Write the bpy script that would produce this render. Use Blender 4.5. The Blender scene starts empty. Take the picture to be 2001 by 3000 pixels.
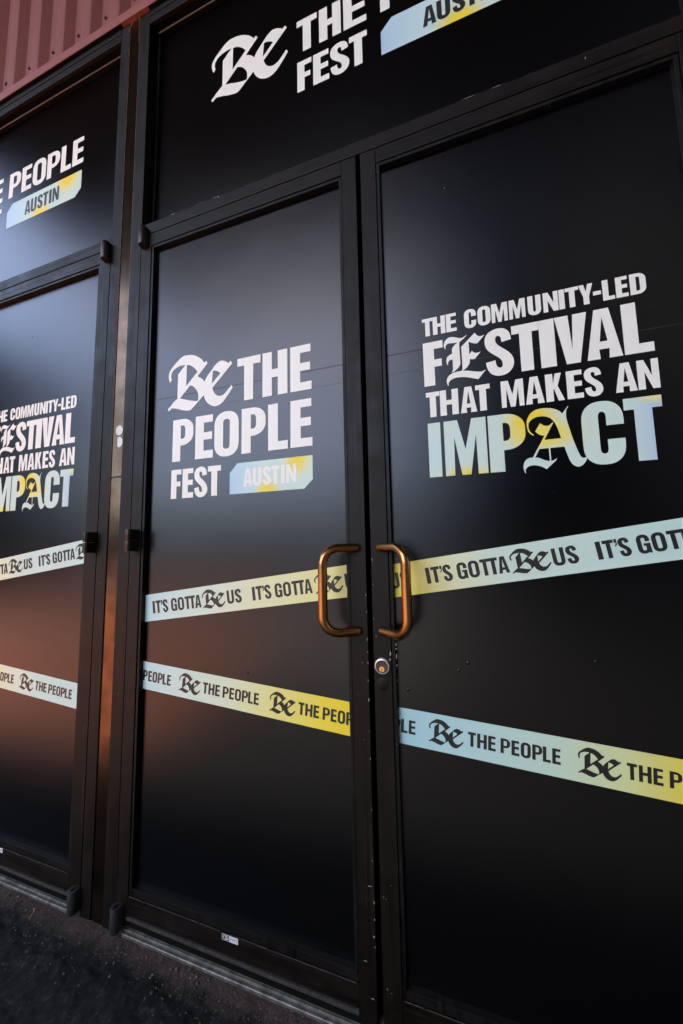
import bpy, bmesh, math, random
from mathutils import Vector, Matrix, noise
from mathutils.geometry import tessellate_polygon

S = bpy.context.scene
C = S.collection
rnd = random.Random(7)

# ------------------------------------------------------------------ camera, sky, sun, exposure
cam_d = bpy.data.cameras.new("camera")
cam = bpy.data.objects.new("camera", cam_d)
C.objects.link(cam)
S.camera = cam
cam_d.sensor_fit = 'VERTICAL'
cam_d.sensor_height = 36.0
cam_d.lens = 36.0 * 1060.0 / 3000.0
cam_d.clip_start = 0.02
cam_d.clip_end = 2000
_R = Vector((0.94621404, 0.32294366, -0.01965636))
_U = Vector((0.05095562, -0.08875158, 0.99474956))
_F = Vector((-0.31950353, 0.94224760, 0.10043379))
m = Matrix((_R, _U, -_F)).transposed().to_4x4()
m.translation = Vector((0.2313844, -0.8693025, 1.0487783))
cam.matrix_world = m

SUN_EL, SUN_AZ = math.radians(44.6), math.radians(206)      # azimuth clockwise from +y
W = bpy.data.worlds.new("World")
S.world = W
W.use_nodes = True
nt = W.node_tree
sky = nt.nodes.new('ShaderNodeTexSky')
sky.sky_type = 'NISHITA'
sky.sun_disc = False
sky.sun_elevation = SUN_EL
sky.sun_rotation = SUN_AZ
sky.air_density = 1.0
sky.dust_density = 0.8
sky.ozone_density = 1.0
bg = nt.nodes['Background']
nt.links.new(sky.outputs[0], bg.inputs[0])
bg.inputs[1].default_value = 0.11

sun_d = bpy.data.lights.new("sun", 'SUN')
sun_d.energy = 3.1
sun_d.angle = math.radians(0.5)
sun_d.color = (1.0, 0.89, 0.74)
sun = bpy.data.objects.new("sun", sun_d)
C.objects.link(sun)
_sd = Vector((math.sin(SUN_AZ) * math.cos(SUN_EL), math.cos(SUN_AZ) * math.cos(SUN_EL), math.sin(SUN_EL)))
sun.rotation_euler = (-_sd).to_track_quat('-Z', 'Y').to_euler()
sun.location = _sd * 40

S.view_settings.view_transform = 'Standard'
S.view_settings.look = 'None'
S.view_settings.gamma = 1
S.view_settings.use_curve_mapping = False
S.view_settings.exposure = 2.76

# ------------------------------------------------------------------ helpers
def lin(r, g, b):
    f = lambda v: (v / 255 / 12.92) if v / 255 <= 0.04045 else ((v / 255 + 0.055) / 1.055) ** 2.4
    return (f(r), f(g), f(b), 1.0)

def tag(o, label=None, cat=None, group=None, kind=None):
    if label: o['label'] = label
    if cat: o['category'] = cat
    if group: o['group'] = group
    if kind: o['kind'] = kind
    return o

def empty(name, loc, label=None, cat=None, group=None, kind=None):
    o = bpy.data.objects.new(name, None)
    o.empty_display_size = 0.1
    C.objects.link(o)
    o.location = loc
    return tag(o, label, cat, group, kind or 'thing')

class MB:
    """collects geometry in world coordinates, then links it as one mesh object"""
    def __init__(self):
        self.bm = bmesh.new()
    def box(self, x0, x1, y0, y1, z0, z1, bev=0.0):
        b = bmesh.new()
        bmesh.ops.create_cube(b, size=1.0)
        for v in b.verts:
            v.co = Vector((x0 + (v.co.x + .5) * (x1 - x0), y0 + (v.co.y + .5) * (y1 - y0), z0 + (v.co.z + .5) * (z1 - z0)))
        if bev > 0:
            bmesh.ops.bevel(b, geom=b.edges[:], offset=bev, segments=2, profile=0.6, affect='EDGES')
        self.merge(b)
        return self
    def merge(self, b):
        me = bpy.data.meshes.new("tmp")
        b.to_mesh(me)
        b.free()
        self.bm.from_mesh(me)
        bpy.data.meshes.remove(me)
    def poly(self, contours, y, thick=0.0004):
        """flat printed film: outer contour + holes in the x-z plane, front face at y"""
        vs, fs = tess(contours)
        bv = [self.bm.verts.new((x, y, z)) for x, z in vs]
        for t in fs:
            try:
                fc = self.bm.faces.new([bv[i] for i in t])
                fc.normal_update()
                if fc.normal.y > 0: fc.normal_flip()
            except ValueError:
                pass
        return self
    def extrude_x(self, prof, x0, x1):
        """closed profile of (y,z) run along x"""
        a = [self.bm.verts.new((x0, y, z)) for y, z in prof]
        b = [self.bm.verts.new((x1, y, z)) for y, z in prof]
        n = len(prof)
        for i in range(n):
            j = (i + 1) % n
            self.bm.faces.new((a[i], a[j], b[j], b[i]))
        self.bm.faces.new(a); self.bm.faces.new(b[::-1])
        return self
    def extrude_z(self, prof, z0, z1, bev=0.0):
        """closed profile of (x,y) run along z"""
        b_ = bmesh.new()
        a = [b_.verts.new((x, y, z0)) for x, y in prof]
        b = [b_.verts.new((x, y, z1)) for x, y in prof]
        n = len(prof)
        for i in range(n):
            j = (i + 1) % n
            b_.faces.new((a[i], a[j], b[j], b[i]))
        b_.faces.new(a[::-1]); b_.faces.new(b)
        bmesh.ops.recalc_face_normals(b_, faces=b_.faces[:])
        if bev > 0:
            es = [e for e in b_.edges if abs(e.verts[0].co.z - e.verts[1].co.z) < 1e-6]
            bmesh.ops.bevel(b_, geom=es, offset=bev, segments=2, profile=0.5, affect='EDGES')
        self.merge(b_)
        return self
    def disc_y(self, cx, cz, prof, n=40):
        """turned round the y axis: prof is a list of (radius, y)"""
        rings = []
        for r, y in prof:
            if r < 1e-6:
                rings.append([self.bm.verts.new((cx, y, cz))])
            else:
                rings.append([self.bm.verts.new((cx + r * math.cos(2 * math.pi * k / n), y, cz + r * math.sin(2 * math.pi * k / n))) for k in range(n)])
        for a, b in zip(rings, rings[1:]):
            for k in range(n):
                k2 = (k + 1) % n
                if len(a) == 1: self.bm.faces.new((a[0], b[k2], b[k]))
                elif len(b) == 1: self.bm.faces.new((a[k], a[k2], b[0]))
                else: self.bm.faces.new((a[k], a[k2], b[k2], b[k]))
        return self
    def tube(self, pts, r, n=20):
        """round bar along a list of points"""
        pts = [Vector(p) for p in pts]
        rings = []
        up = None
        for i, p in enumerate(pts):
            t = (pts[min(i + 1, len(pts) - 1)] - pts[max(i - 1, 0)]).normalized()
            if up is None:
                up = t.orthogonal().normalized()
            up = (up - t * up.dot(t)).normalized()
            s = t.cross(up)
            rings.append([self.bm.verts.new(p + (up * math.cos(2 * math.pi * k / n) + s * math.sin(2 * math.pi * k / n)) * r) for k in range(n)])
        for a, b in zip(rings, rings[1:]):
            for k in range(n):
                self.bm.faces.new((a[k], a[(k + 1) % n], b[(k + 1) % n], b[k]))
        self.bm.faces.new(rings[0][::-1]); self.bm.faces.new(rings[-1])
        return self
    def build(self, name, mat, parent=None, smooth=False, label=None, kind=None, recalc=True):
        if recalc:
            bmesh.ops.recalc_face_normals(self.bm, faces=self.bm.faces[:])
        base = Vector((0, 0, 0))
        if parent is not None:
            p = parent
            while p is not None:
                base += p.location
                p = p.parent
        for v in self.bm.verts:
            v.co -= base
        me = bpy.data.meshes.new(name)
        self.bm.to_mesh(me)
        self.bm.free()
        me.materials.append(mat)
        if smooth:
            for p in me.polygons: p.use_smooth = True
            try:
                me.set_sharp_from_angle(angle=math.radians(38))
            except Exception:
                pass
        o = bpy.data.objects.new(name, me)
        C.objects.link(o)
        if parent is not None: o.parent = parent
        return tag(o, label, None, None, kind)

def inlay(obj, mb, mat):
    """lay surface wear (chips, blisters, worn edges) into a part's own mesh under a second material"""
    base = Vector((0, 0, 0))
    p = obj.parent
    while p is not None:
        base += p.location
        p = p.parent
    for v in mb.bm.verts: v.co -= base
    me = obj.data
    if mat.name not in [m_.name for m_ in me.materials]: me.materials.append(mat)
    idx = [m_.name for m_ in me.materials].index(mat.name)
    for f in mb.bm.faces: f.material_index = idx
    tmp = bpy.data.meshes.new('tmp'); mb.bm.to_mesh(tmp); mb.bm.free()
    b = bmesh.new(); b.from_mesh(me); b.from_mesh(tmp); b.to_mesh(me); b.free()
    bpy.data.meshes.remove(tmp)

def part_of(parent, stem):
    for o in C.objects:
        if o.parent == parent and o.name.split('.')[0] == stem: return o

def tess(contours):
    """triangulate outer contour + holes; returns verts, triangles"""
    vs = []; loops = []
    for c in contours:
        l = []
        for x, z in c:
            l.append(Vector((x, z, 0))); vs.append((x, z))
        loops.append(l)
    return vs, tessellate_polygon(loops)

# ------------------------------------------------------------------ lettering: hand-drawn condensed capitals and blackletter
def crv(cs, n=4):
    """catmull-rom through (x,z,corner) points"""
    out = []
    k = len(cs)
    for i in range(k):
        p1, p2 = cs[i], cs[(i + 1) % k]
        p0 = cs[i - 1] if not p1[2] else p1
        p3 = cs[(i + 2) % k] if not p2[2] else p2
        out.append((p1[0], p1[1]))
        if p1[2] and p2[2]: continue
        for j in range(1, n):
            t = j / n
            q = []
            for d in (0, 1):
                a, b, c, e = p0[d], p1[d], p2[d], p3[d]
                q.append(.5 * (2 * b + (c - a) * t + (2 * a - 5 * b + 4 * c - e) * t * t + (3 * b - a - 3 * c + e) * t ** 3))
            out.append(tuple(q))
    return out

# traced blackletter outlines: (x, z, corner) in units of the glyph height
BE = [[(.0336,.564,1),(.0128,.6157,0),(.0,.6792,0),(.0084,.7392,0),(.0433,.7987,0),(.1044,.8575,0),(.1858,.9253,0),(.2672,.9795,0),(.3489,1.0,0),(.4512,.991,0),(.5427,.9667,0),(.6239,.9222,0),(.6947,.8656,0),(.7553,.7943,1),(.792,.8211,1),(.8203,.7734,1),(.6195,.5758,1),(.6726,.5469,0),(.7276,.5035,0),(.7658,.4548,1),(.791,.505,0),(.8382,.5679,0),(.9044,.6355,0),(.9703,.707,0),(1.0268,.7464,0),(1.074,.764,0),(1.1119,.7617,0),(1.1545,.7485,0),(1.197,.7237,0),(1.2394,.6932,1),(1.2788,.7269,1),(1.3072,.6778,1),(.9249,.3219,1),(.95,.2573,0),(.9891,.2016,0),(1.0464,.1661,0),(1.1028,.1612,0),(1.1585,.1784,0),(1.2135,.2264,0),(1.2971,.3117,1),(1.3243,.2665,1),(1.2512,.1715,0),(1.1693,.0791,0),(1.0957,.0213,0),(1.0211,.0,0),(.9548,.0058,0),(.8779,.042,0),(.8093,.1061,0),(.7691,.1746,0),(.7554,.2225,1),(.6433,.1317,0),(.5273,.0321,0),(.4783,.0041,0),(.4283,.0047,0),(.3269,.0253,0),(.2031,.0689,0),(.12,.088,0),(.0837,.0864,0),(.0226,.0439,1),(.0011,.0882,1),(.0459,.1247,0),(.1166,.187,0),(.157,.2194,0),(.2016,.2425,1),(.206,.686,1),(.359,.8295,1),(.282,.8328,0),(.1996,.8221,0),(.1174,.785,0),(.0668,.7286,0),(.0566,.6604,0),(.0732,.6034,1)],[(.3909,.8208,1),(.4563,.8041,0),(.5178,.7668,0),(.5692,.7187,0),(.6135,.6593,1),(.3855,.4436,1)],[(.4713,.4419,1),(.5271,.4172,0),(.578,.3731,0),(.619,.3157,0),(.6423,.2532,0),(.6439,.1859,0),(.6388,.1533,0),(.6134,.1463,0),(.5439,.1571,0),(.4433,.1836,0),(.3517,.2148,0),(.2571,.2424,1)],[(.9308,.6156,1),(.9624,.6164,0),(1.0104,.601,0),(1.0487,.5798,0),(1.0823,.5513,1),(.9121,.3921,1)]]
EE = [[(.4538,.9996,1),(.4236,.9739,0),(.3792,.9492,0),(.3355,.9415,0),(.2926,.9521,0),(.2376,.9765,0),(.1759,.9968,0),(.1129,1.0,0),(.0543,.9673,0),(.0171,.9195,0),(.0,.8534,0),(.0057,.8105,0),(.0289,.7626,1),(.0355,.7696,1),(.0331,.8118,0),(.0488,.8502,0),(.0816,.8725,0),(.1196,.8749,0),(.1884,.8659,0),(.2695,.8626,1),(.2179,.8286,0),(.1784,.7886,0),(.1578,.7514,0),(.153,.7179,0),(.1541,.6488,1),(.108,.6305,0),(.0623,.5981,0),(.0397,.5474,0),(.0384,.4925,0),(.0458,.4498,0),(.0649,.4132,1),(.0646,.4462,0),(.0728,.4859,0),(.1026,.518,0),(.1564,.5281,1),(.1557,.3469,0),(.1519,.3067,0),(.1245,.2572,1),(.172,.2723,0),(.2299,.3127,0),(.2754,.3585,0),(.2977,.4087,0),(.3002,.483,0),(.2974,.6748,0),(.295,.8125,0),(.3069,.865,0),(.3326,.8836,0),(.3775,.9152,0),(.4228,.9569,0)],[(.3306,.757,1),(.5958,.9956,1),(.615,.9593,0),(.6464,.9252,0),(.6815,.9074,0),(.7234,.905,0),(.7729,.9158,1),(.6319,.7676,1),(.5781,.7769,0),(.5248,.8017,0),(.4748,.8362,1),(.4747,.5655,1),(.5264,.6351,1),(.5449,.6076,0),(.5857,.5791,0),(.6277,.5774,0),(.685,.586,1),(.5765,.463,1),(.537,.4586,0),(.5071,.4645,0),(.4787,.4788,1),(.4757,.4085,1),(.4531,.3589,0),(.4078,.3067,0),(.3318,.2566,1),(.3865,.2499,0),(.4647,.2322,0),(.5537,.2045,0),(.6305,.1864,0),(.6897,.1809,0),(.7621,.2087,1),(.6134,.0353,1),(.5166,.0723,0),(.4277,.1047,0),(.3375,.1274,0),(.2459,.1369,0),(.1651,.1309,0),(.1016,.1047,0),(.0653,.0635,0),(.0553,.0244,0),(.0591,.0,1),(.0435,.0006,1),(.0273,.0564,0),(.0255,.1112,0),(.0418,.1629,0),(.0882,.216,0),(.1584,.2476,0),(.2334,.2577,0),(.3104,.2572,1),(.3303,.2873,0),(.3361,.3404,0),(.3341,.5445,0)]]
AA = [[(.6643,.9876,1),(.6716,.9737,1),(.6483,.9431,0),(.6357,.8995,0),(.6308,.8323,0),(.6381,.756,0),(.6636,.6252,0),(.6914,.4877,0),(.7304,.3354,0),(.7655,.2215,0),(.787,.1791,0),(.8107,.1658,0),(.842,.1735,0),(.8677,.1891,1),(.8553,.1467,0),(.8236,.0918,0),(.7837,.052,0),(.7395,.0379,0),(.6972,.0528,0),(.6565,.0932,0),(.6244,.1698,0),(.5947,.2837,0),(.5749,.3615,1),(.3854,.3623,1),(.3865,.16,1),(.4205,.1679,0),(.4655,.1946,1),(.4456,.1579,0),(.3972,.1105,0),(.3157,.0362,1),(.2648,.0744,0),(.201,.1029,0),(.1422,.1137,0),(.0817,.1065,0),(.0396,.0762,0),(.0258,.0396,0),(.028,.0,1),(.015,.0064,1),(.0013,.0569,0),(.0,.1103,0),(.0152,.1697,0),(.0483,.2122,0),(.09,.2347,0),(.1368,.2353,1),(.3207,.5625,1),(.285,.5706,0),(.2466,.5906,0),(.1955,.6428,1),(.2738,.7693,1),(.303,.7401,0),(.3411,.7183,0),(.3801,.7132,0),(.4072,.7264,0),(.44,.7577,1),(.4524,.7492,1),(.3149,.4964,1),(.5419,.4981,1),(.5256,.5676,0),(.5006,.6687,0),(.4678,.7563,0),(.4204,.8236,0),(.3573,.8614,0),(.292,.8736,0),(.2184,.8684,0),(.1559,.8368,0),(.1176,.7878,0),(.1088,.7348,0),(.1182,.6718,0),(.1422,.6264,0),(.177,.5953,1),(.1693,.5793,1),(.1343,.6082,0),(.1034,.6505,0),(.0872,.7144,0),(.0854,.7921,0),(.1038,.8672,0),(.149,.9386,0),(.2125,.9838,0),(.2872,1.0,0),(.3666,.9976,0),(.4443,.9807,0),(.5074,.9523,0),(.5504,.9194,0),(.5831,.8806,1),(.622,.9318,0)],[(.2393,.3609,1),(.364,.3624,1),(.3683,.1596,1),(.3235,.1699,0),(.2729,.1937,0),(.2221,.2214,0),(.1699,.2319,1)]]
SS = [[(.4873,.7242,1),(.4708,.8418,0),(.4306,.921,0),(.375,.9726,0),(.3128,.9956,0),(.2307,1.0,0),(.1466,.9794,0),(.07,.9357,0),(.0248,.8768,0),(.0008,.7974,0),(.0,.7236,0),(.0164,.6412,0),(.0496,.5714,0),(.1103,.5015,0),(.18,.4381,0),(.2406,.3846,0),(.2829,.3324,0),(.3044,.2768,0),(.3087,.2194,0),(.2965,.1806,0),(.2731,.167,0),(.2483,.1676,0),(.2199,.1847,0),(.1993,.2195,0),(.1862,.2685,0),(.181,.3368,1),(.0027,.3114,1),(.0159,.2178,0),(.0436,.1348,0),(.0858,.0702,0),(.1383,.0298,0),(.2094,.0032,0),(.2903,.0,0),(.3721,.021,0),(.4419,.0718,0),(.4903,.1391,0),(.513,.2213,0),(.5092,.3036,0),(.4832,.3855,0),(.4258,.4689,0),(.3667,.5299,0),(.2809,.6072,0),(.2296,.6648,0),(.2032,.7226,0),(.1975,.7815,0),(.2089,.8209,0),(.2306,.8398,0),(.258,.839,0),(.2844,.8228,0),(.3007,.7905,0),(.3111,.6971,1)]]

def arc(cx, cz, rx, rz, a0, a1, n=10):
    return [(cx + rx * math.cos(math.radians(a0 + (a1 - a0) * k / n)), cz + rz * math.sin(math.radians(a0 + (a1 - a0) * k / n))) for k in range(n + 1)]

SUPER = 0.86
def rarc(x0, x1, zc, rz, top, n=9, rev=False):
    """rounded end cap between x0 and x1: squarish half ellipse"""
    cx, rx = (x0 + x1) / 2, (x1 - x0) / 2
    pts = []
    for k in range(2 * n + 1):
        a = math.pi * k / (2 * n)
        c_, s_ = math.cos(a), math.sin(a)
        pts.append((cx - rx * math.copysign(abs(c_) ** SUPER, c_), zc + (rz if top else -rz) * abs(s_) ** SUPER))
    return pts[::-1] if rev else pts

GW = {'I': .24, 'T': .51, "'": .13, 'S': .53, 'G': .58, 'O': .60, 'A': .58, 'U': .57, 'P': .59, 'E': .48, 'L': .46, 'H': .62,
      'F': .44, 'C': .57, 'M': .72, 'N': .61, 'Y': .57, '-': .27, 'D': .59, 'V': .57, 'K': .57}

def glyph(ch, w, s=.232):
    ov = .014
    if ch == 'I': return [[(0, 0), (0, 1), (w, 1), (w, 0)]]
    if ch == 'L': return [[(0, 0), (0, 1), (s, 1), (s, .18), (w, .18), (w, 0)]]
    if ch == 'T': return [[(w / 2 - s / 2, 0), (w / 2 - s / 2, .815), (0, .815), (0, 1), (w, 1), (w, .815), (w / 2 + s / 2, .815), (w / 2 + s / 2, 0)]]
    if ch == 'E': return [[(0, 0), (0, 1), (w * .97, 1), (w * .97, .83), (s, .83), (s, .605), (w * .94, .605), (w * .94, .43), (s, .43), (s, .18), (w, .18), (w, 0)]]
    if ch == 'F': return [[(0, 0), (0, 1), (w, 1), (w, .83), (s, .83), (s, .585), (w * .92, .585), (w * .92, .42), (s, .42), (s, 0)]]
    if ch == 'H': return [[(0, 0), (0, 1), (s, 1), (s, .595), (w - s, .595), (w - s, 1), (w, 1), (w, 0), (w - s, 0), (w - s, .41), (s, .41), (s, 0)]]
    if ch == '-': return [[(0, .36), (0, .55), (w, .55), (w, .36)]]
    if ch == 'M':
        f = lambda a: a * w
        st = s * .68
        return [[(0, 0), (0, 1), (f(.33), 1), (f(.5), .46), (f(.67), 1), (w, 1), (w, 0), (w - st, 0), (f(.76), .70), (f(.605), 0), (f(.395), 0), (f(.24), .70), (st, 0)]]
    if ch == 'N':
        st = s * .85
        return [[(0, 0), (0, 1), (.34 * w, 1), (w - st, .44), (w - st, 1), (w, 1), (w, 0), (.67 * w, 0), (st, .58), (st, 0)]]
    if ch == 'V': return [[(0, 1), (s * 1.03, 1), (.5 * w, .28), (w - s * 1.03, 1), (w, 1), (.71 * w, 0), (.29 * w, 0)]]
    if ch == 'A':
        return [[(0, 0), (.29 * w, 1), (.71 * w, 1), (w, 0), (w - s * .93, 0), (.645 * w, .19), (.355 * w, .19), (s * .93, 0)],
                [(.39 * w, .345), (.61 * w, .345), (.5 * w, .83)]]
    if ch == 'Y': return [[(w / 2 - s / 2, 0), (w / 2 - s / 2, .38), (0, 1), (.36 * w, 1), (.5 * w, .63), (.64 * w, 1), (w, 1), (w / 2 + s / 2, .38), (w / 2 + s / 2, 0)]]
    if ch == 'K': return [[(0, 0), (0, 1), (s, 1), (s, .63), (.55 * w, 1), (.9 * w, 1), (.66 * w, .54), (w, 0), (.66 * w, 0), (s * 1.08, .46), (s, .40), (s, 0)]]
    if ch == "'": return [[(0, .80), (0, 1), (w, 1), (w, .80), (w * .95, .70), (w * .7, .63), (w * .2, .59), (w * .05, .65), (w * .45, .70), (w * .55, .80)]]
    if ch == 'O':
        a = rarc(0, w, .70, .30 + ov, True) + rarc(0, w, .30, .30 + ov, False, rev=True)
        b = rarc(s, w - s, .755, .085, True) + rarc(s, w - s, .245, .085, False, rev=True)
        return [a, b]
    if ch == 'U':
        a = [(0, 1)] + rarc(0, w, .30, .30 + ov, False) + [(w, 1), (w - s, 1)] + rarc(s, w - s, .25, .085, False, rev=True) + [(s, 1)]
        return [a]
    if ch == 'D':
        h = [(0, 0), (0, 1), (w * .5, 1)] + arc(w * .5, .70, w * .5, .30, 90, 0, 8) + arc(w * .5, .30, w * .5, .30, 0, -90, 8)
        i = [(s, .165), (s, .835), (w - s - .05, .835)] + arc(w - s - .06, .745, .06, .09, 90, 0, 5) + arc(w - s - .06, .255, .06, .09, 0, -90, 5)
        return [h, i]
    if ch == 'P':
        h = [(0, 0), (0, 1), (w * .48, 1)] + arc(w * .48, .75, w * .52, .25, 90, 0, 8) + arc(w * .48, .62, w * .52, .25, 0, -90, 8) + [(s, .37), (s, 0)]
        i = [(s, .53), (s, .845), (w - s - .07, .845)] + arc(w - s - .07, .755, .07, .09, 90, 0, 5) + arc(w - s - .07, .62, .07, .09, 0, -90, 5)
        return [h, i]
    if ch == 'C':
        a = [(w, .61)] + rarc(0, w, .70, .30 + ov, True, rev=True) + rarc(0, w, .30, .30 + ov, False) + [(w, .385), (w - s, .385)]
        a += rarc(s, w - s, .245, .085, False, rev=True) + rarc(s, w - s, .755, .085, True) + [(w - s, .61)]
        return [a]
    if ch == 'G':
        bot = [p for p in rarc(0, w * .98, .30, .30 + ov, False) if p[0] < w * .74]
        a = [(w, .63)] + rarc(0, w, .70, .30 + ov, True, rev=True) + bot + [(w * .79, .05), (w * .83, 0), (w, 0), (w, .53), (w * .49, .53), (w * .49, .40), (w - s, .40)]
        a += rarc(s, w - s, .245, .085, False, rev=True) + rarc(s, w - s, .755, .085, True) + [(w - s, .63)]
        return [a]
    if ch == 'S':
        pts = crv(SS[0], 3)
        k = w / max(p[0] for p in pts)
        return [[(x * k, z * (1 + 2 * ov) - ov) for x, z in pts]]
    raise KeyError(ch)

def blackletter(data, x0, z0, h, wscale=1.0, n=4):
    return [[(x0 + x * h * wscale, z0 + z * h) for x, z in crv(c, n)] for c in data]

def xf(contours, o, ang):
    ca, sa = math.cos(ang), math.sin(ang)
    return [[(o[0] + x * ca - z * sa, o[1] + x * sa + z * ca) for x, z in c] for c in contours]

def place_line(mb, spec, z0, z1, y, dx=0.0, skip=()):
    """spec: list of (char, x0, x1) as measured on the photographed door"""
    h = z1 - z0
    for ch, a, b in spec:
        if ch in skip: continue
        g = glyph(ch, (b - a) / h)
        mb.poly([[(dx + a + x * h, z0 + z * h) for x, z in c] for c in g], y)

def word(text, width, h, space=.30, gap=.085):
    """lay out text over the given width at cap height h; returns contours starting at (0,0)"""
    kern = {('T', 'T'): -.045, ('T', 'A'): -.02, ('A', 'U'): .03, ('T', "'"): .035, ("'", 'S'): .03, ('S', 'T'): .01, ('P', 'L'): .03, ('F', 'E'): .04}
    x = 0; items = []; prev = None
    for ch in text:
        if ch == ' ':
            x += space; prev = None; continue
        if prev is not None: x += kern.get((prev, ch), gap)
        items.append((ch, x)); x += GW[ch]; prev = ch
    k = width / (x * h)
    out = []
    for ch, x in items:
        out.append((x * h * k, [[((x * k + px) * h, pz * h) for px, pz in c] for c in glyph(ch, GW[ch] * k, .212 * min(1, .5 + .5 * k))]))
    return out

# ------------------------------------------------------------------ materials
def new_mat(name):
    m_ = bpy.data.materials.new(name)
    m_.use_nodes = True
    t = m_.node_tree
    return m_, t, t.nodes['Principled BSDF']

def N(t, kind, **kw):
    n = t.nodes.new(kind)
    for k, v in kw.items():
        if k.startswith('i_'):
            n.inputs[int(k[2:]) if k[2:].isdigit() else k[2:].replace('_', ' ')].default_value = v
        else:
            setattr(n, k, v)
    return n

def noise_n(t, scale, detail=3, rough=.55, vec=None):
    n = N(t, 'ShaderNodeTexNoise')
    n.inputs['Scale'].default_value = scale
    n.inputs['Detail'].default_value = detail
    n.inputs['Roughness'].default_value = rough
    if vec is not None: t.links.new(vec, n.inputs['Vector'])
    return n

def ramp(t, src, stops):
    r = N(t, 'ShaderNodeValToRGB')
    cr = r.color_ramp
    while len(cr.elements) < len(stops): cr.elements.new(.5)
    for e, (p, c) in zip(cr.elements, stops):
        e.position = p
        e.color = c if len(c) == 4 else (*c, 1)
    t.links.new(src, r.inputs[0])
    return r

def objco(t, sx=1, sy=1, sz=1):
    tc = N(t, 'ShaderNodeTexCoord')
    mp = N(t, 'ShaderNodeMapping')
    mp.inputs['Scale'].default_value = (sx, sy, sz)
    t.links.new(tc.outputs['Object'], mp.inputs['Vector'])
    return mp.outputs[0]

def bump(t, b, src, strength, dist=.001):
    n = N(t, 'ShaderNodeBump')
    n.inputs['Strength'].default_value = strength
    n.inputs['Distance'].default_value = dist
    t.links.new(src, n.inputs['Height'])
    t.links.new(n.outputs[0], b.inputs['Normal'])

def g3(v): return (v, v, v, 1)

def frame_mat(name, base=(.0048, .0026, .0017), rough=.43, streak=(120, 120, 2.5)):
    m_, t, b = new_mat(name)
    st = noise_n(t, 1.0, 4, .6, objco(t, *streak))
    cl = noise_n(t, 14, 5, .6, objco(t))
    mix = N(t, 'ShaderNodeMixRGB', blend_type='MULTIPLY')
    mix.inputs[0].default_value = 1
    r1 = ramp(t, st.outputs[0], [(.32, g3(.3)), (.68, g3(1.9))])
    r2 = ramp(t, cl.outputs[0], [(.3, (base[0] * .6, base[1] * .6, base[2] * .6, 1)), (.75, (base[0] * 1.7, base[1] * 1.5, base[2] * 1.4, 1))])
    t.links.new(r2.outputs[0], mix.inputs[1]); t.links.new(r1.outputs[0], mix.inputs[2])
    # dust specks
    sp = N(t, 'ShaderNodeTexVoronoi'); sp.inputs['Scale'].default_value = 42
    t.links.new(objco(t), sp.inputs['Vector'])
    gate = noise_n(t, 31, 2, .5, objco(t))
    d = ramp(t, sp.outputs['Distance'], [(.0, g3(1)), (.045, g3(1)), (.07, g3(0))])
    gt = ramp(t, gate.outputs[0], [(.60, g3(0)), (.66, g3(1))])
    mu = N(t, 'ShaderNodeMath', operation='MULTIPLY')
    t.links.new(d.outputs[0], mu.inputs[0]); t.links.new(gt.outputs[0], mu.inputs[1])
    mx = N(t, 'ShaderNodeMixRGB')
    t.links.new(mu.outputs[0], mx.inputs[0]); t.links.new(mix.outputs[0], mx.inputs[1])
    mx.inputs[2].default_value = (.16, .15, .14, 1)
    t.links.new(mx.outputs[0], b.inputs['Base Color'])
    rr = ramp(t, st.outputs[0], [(.3, g3(rough - .10)), (.7, g3(rough + .10))])
    rc = ramp(t, cl.outputs[0], [(.35, g3(-.0)), (.7, g3(.16))])
    ra = N(t, 'ShaderNodeMath', operation='ADD', use_clamp=True)
    t.links.new(rr.outputs[0], ra.inputs[0]); t.links.new(rc.outputs[0], ra.inputs[1])
    t.links.new(ra.outputs[0], b.inputs['Roughness'])
    b.inputs['Specular IOR Level'].default_value = .20
    bump(t, b, st.outputs[0], .22, .0008)
    return m_

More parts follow.
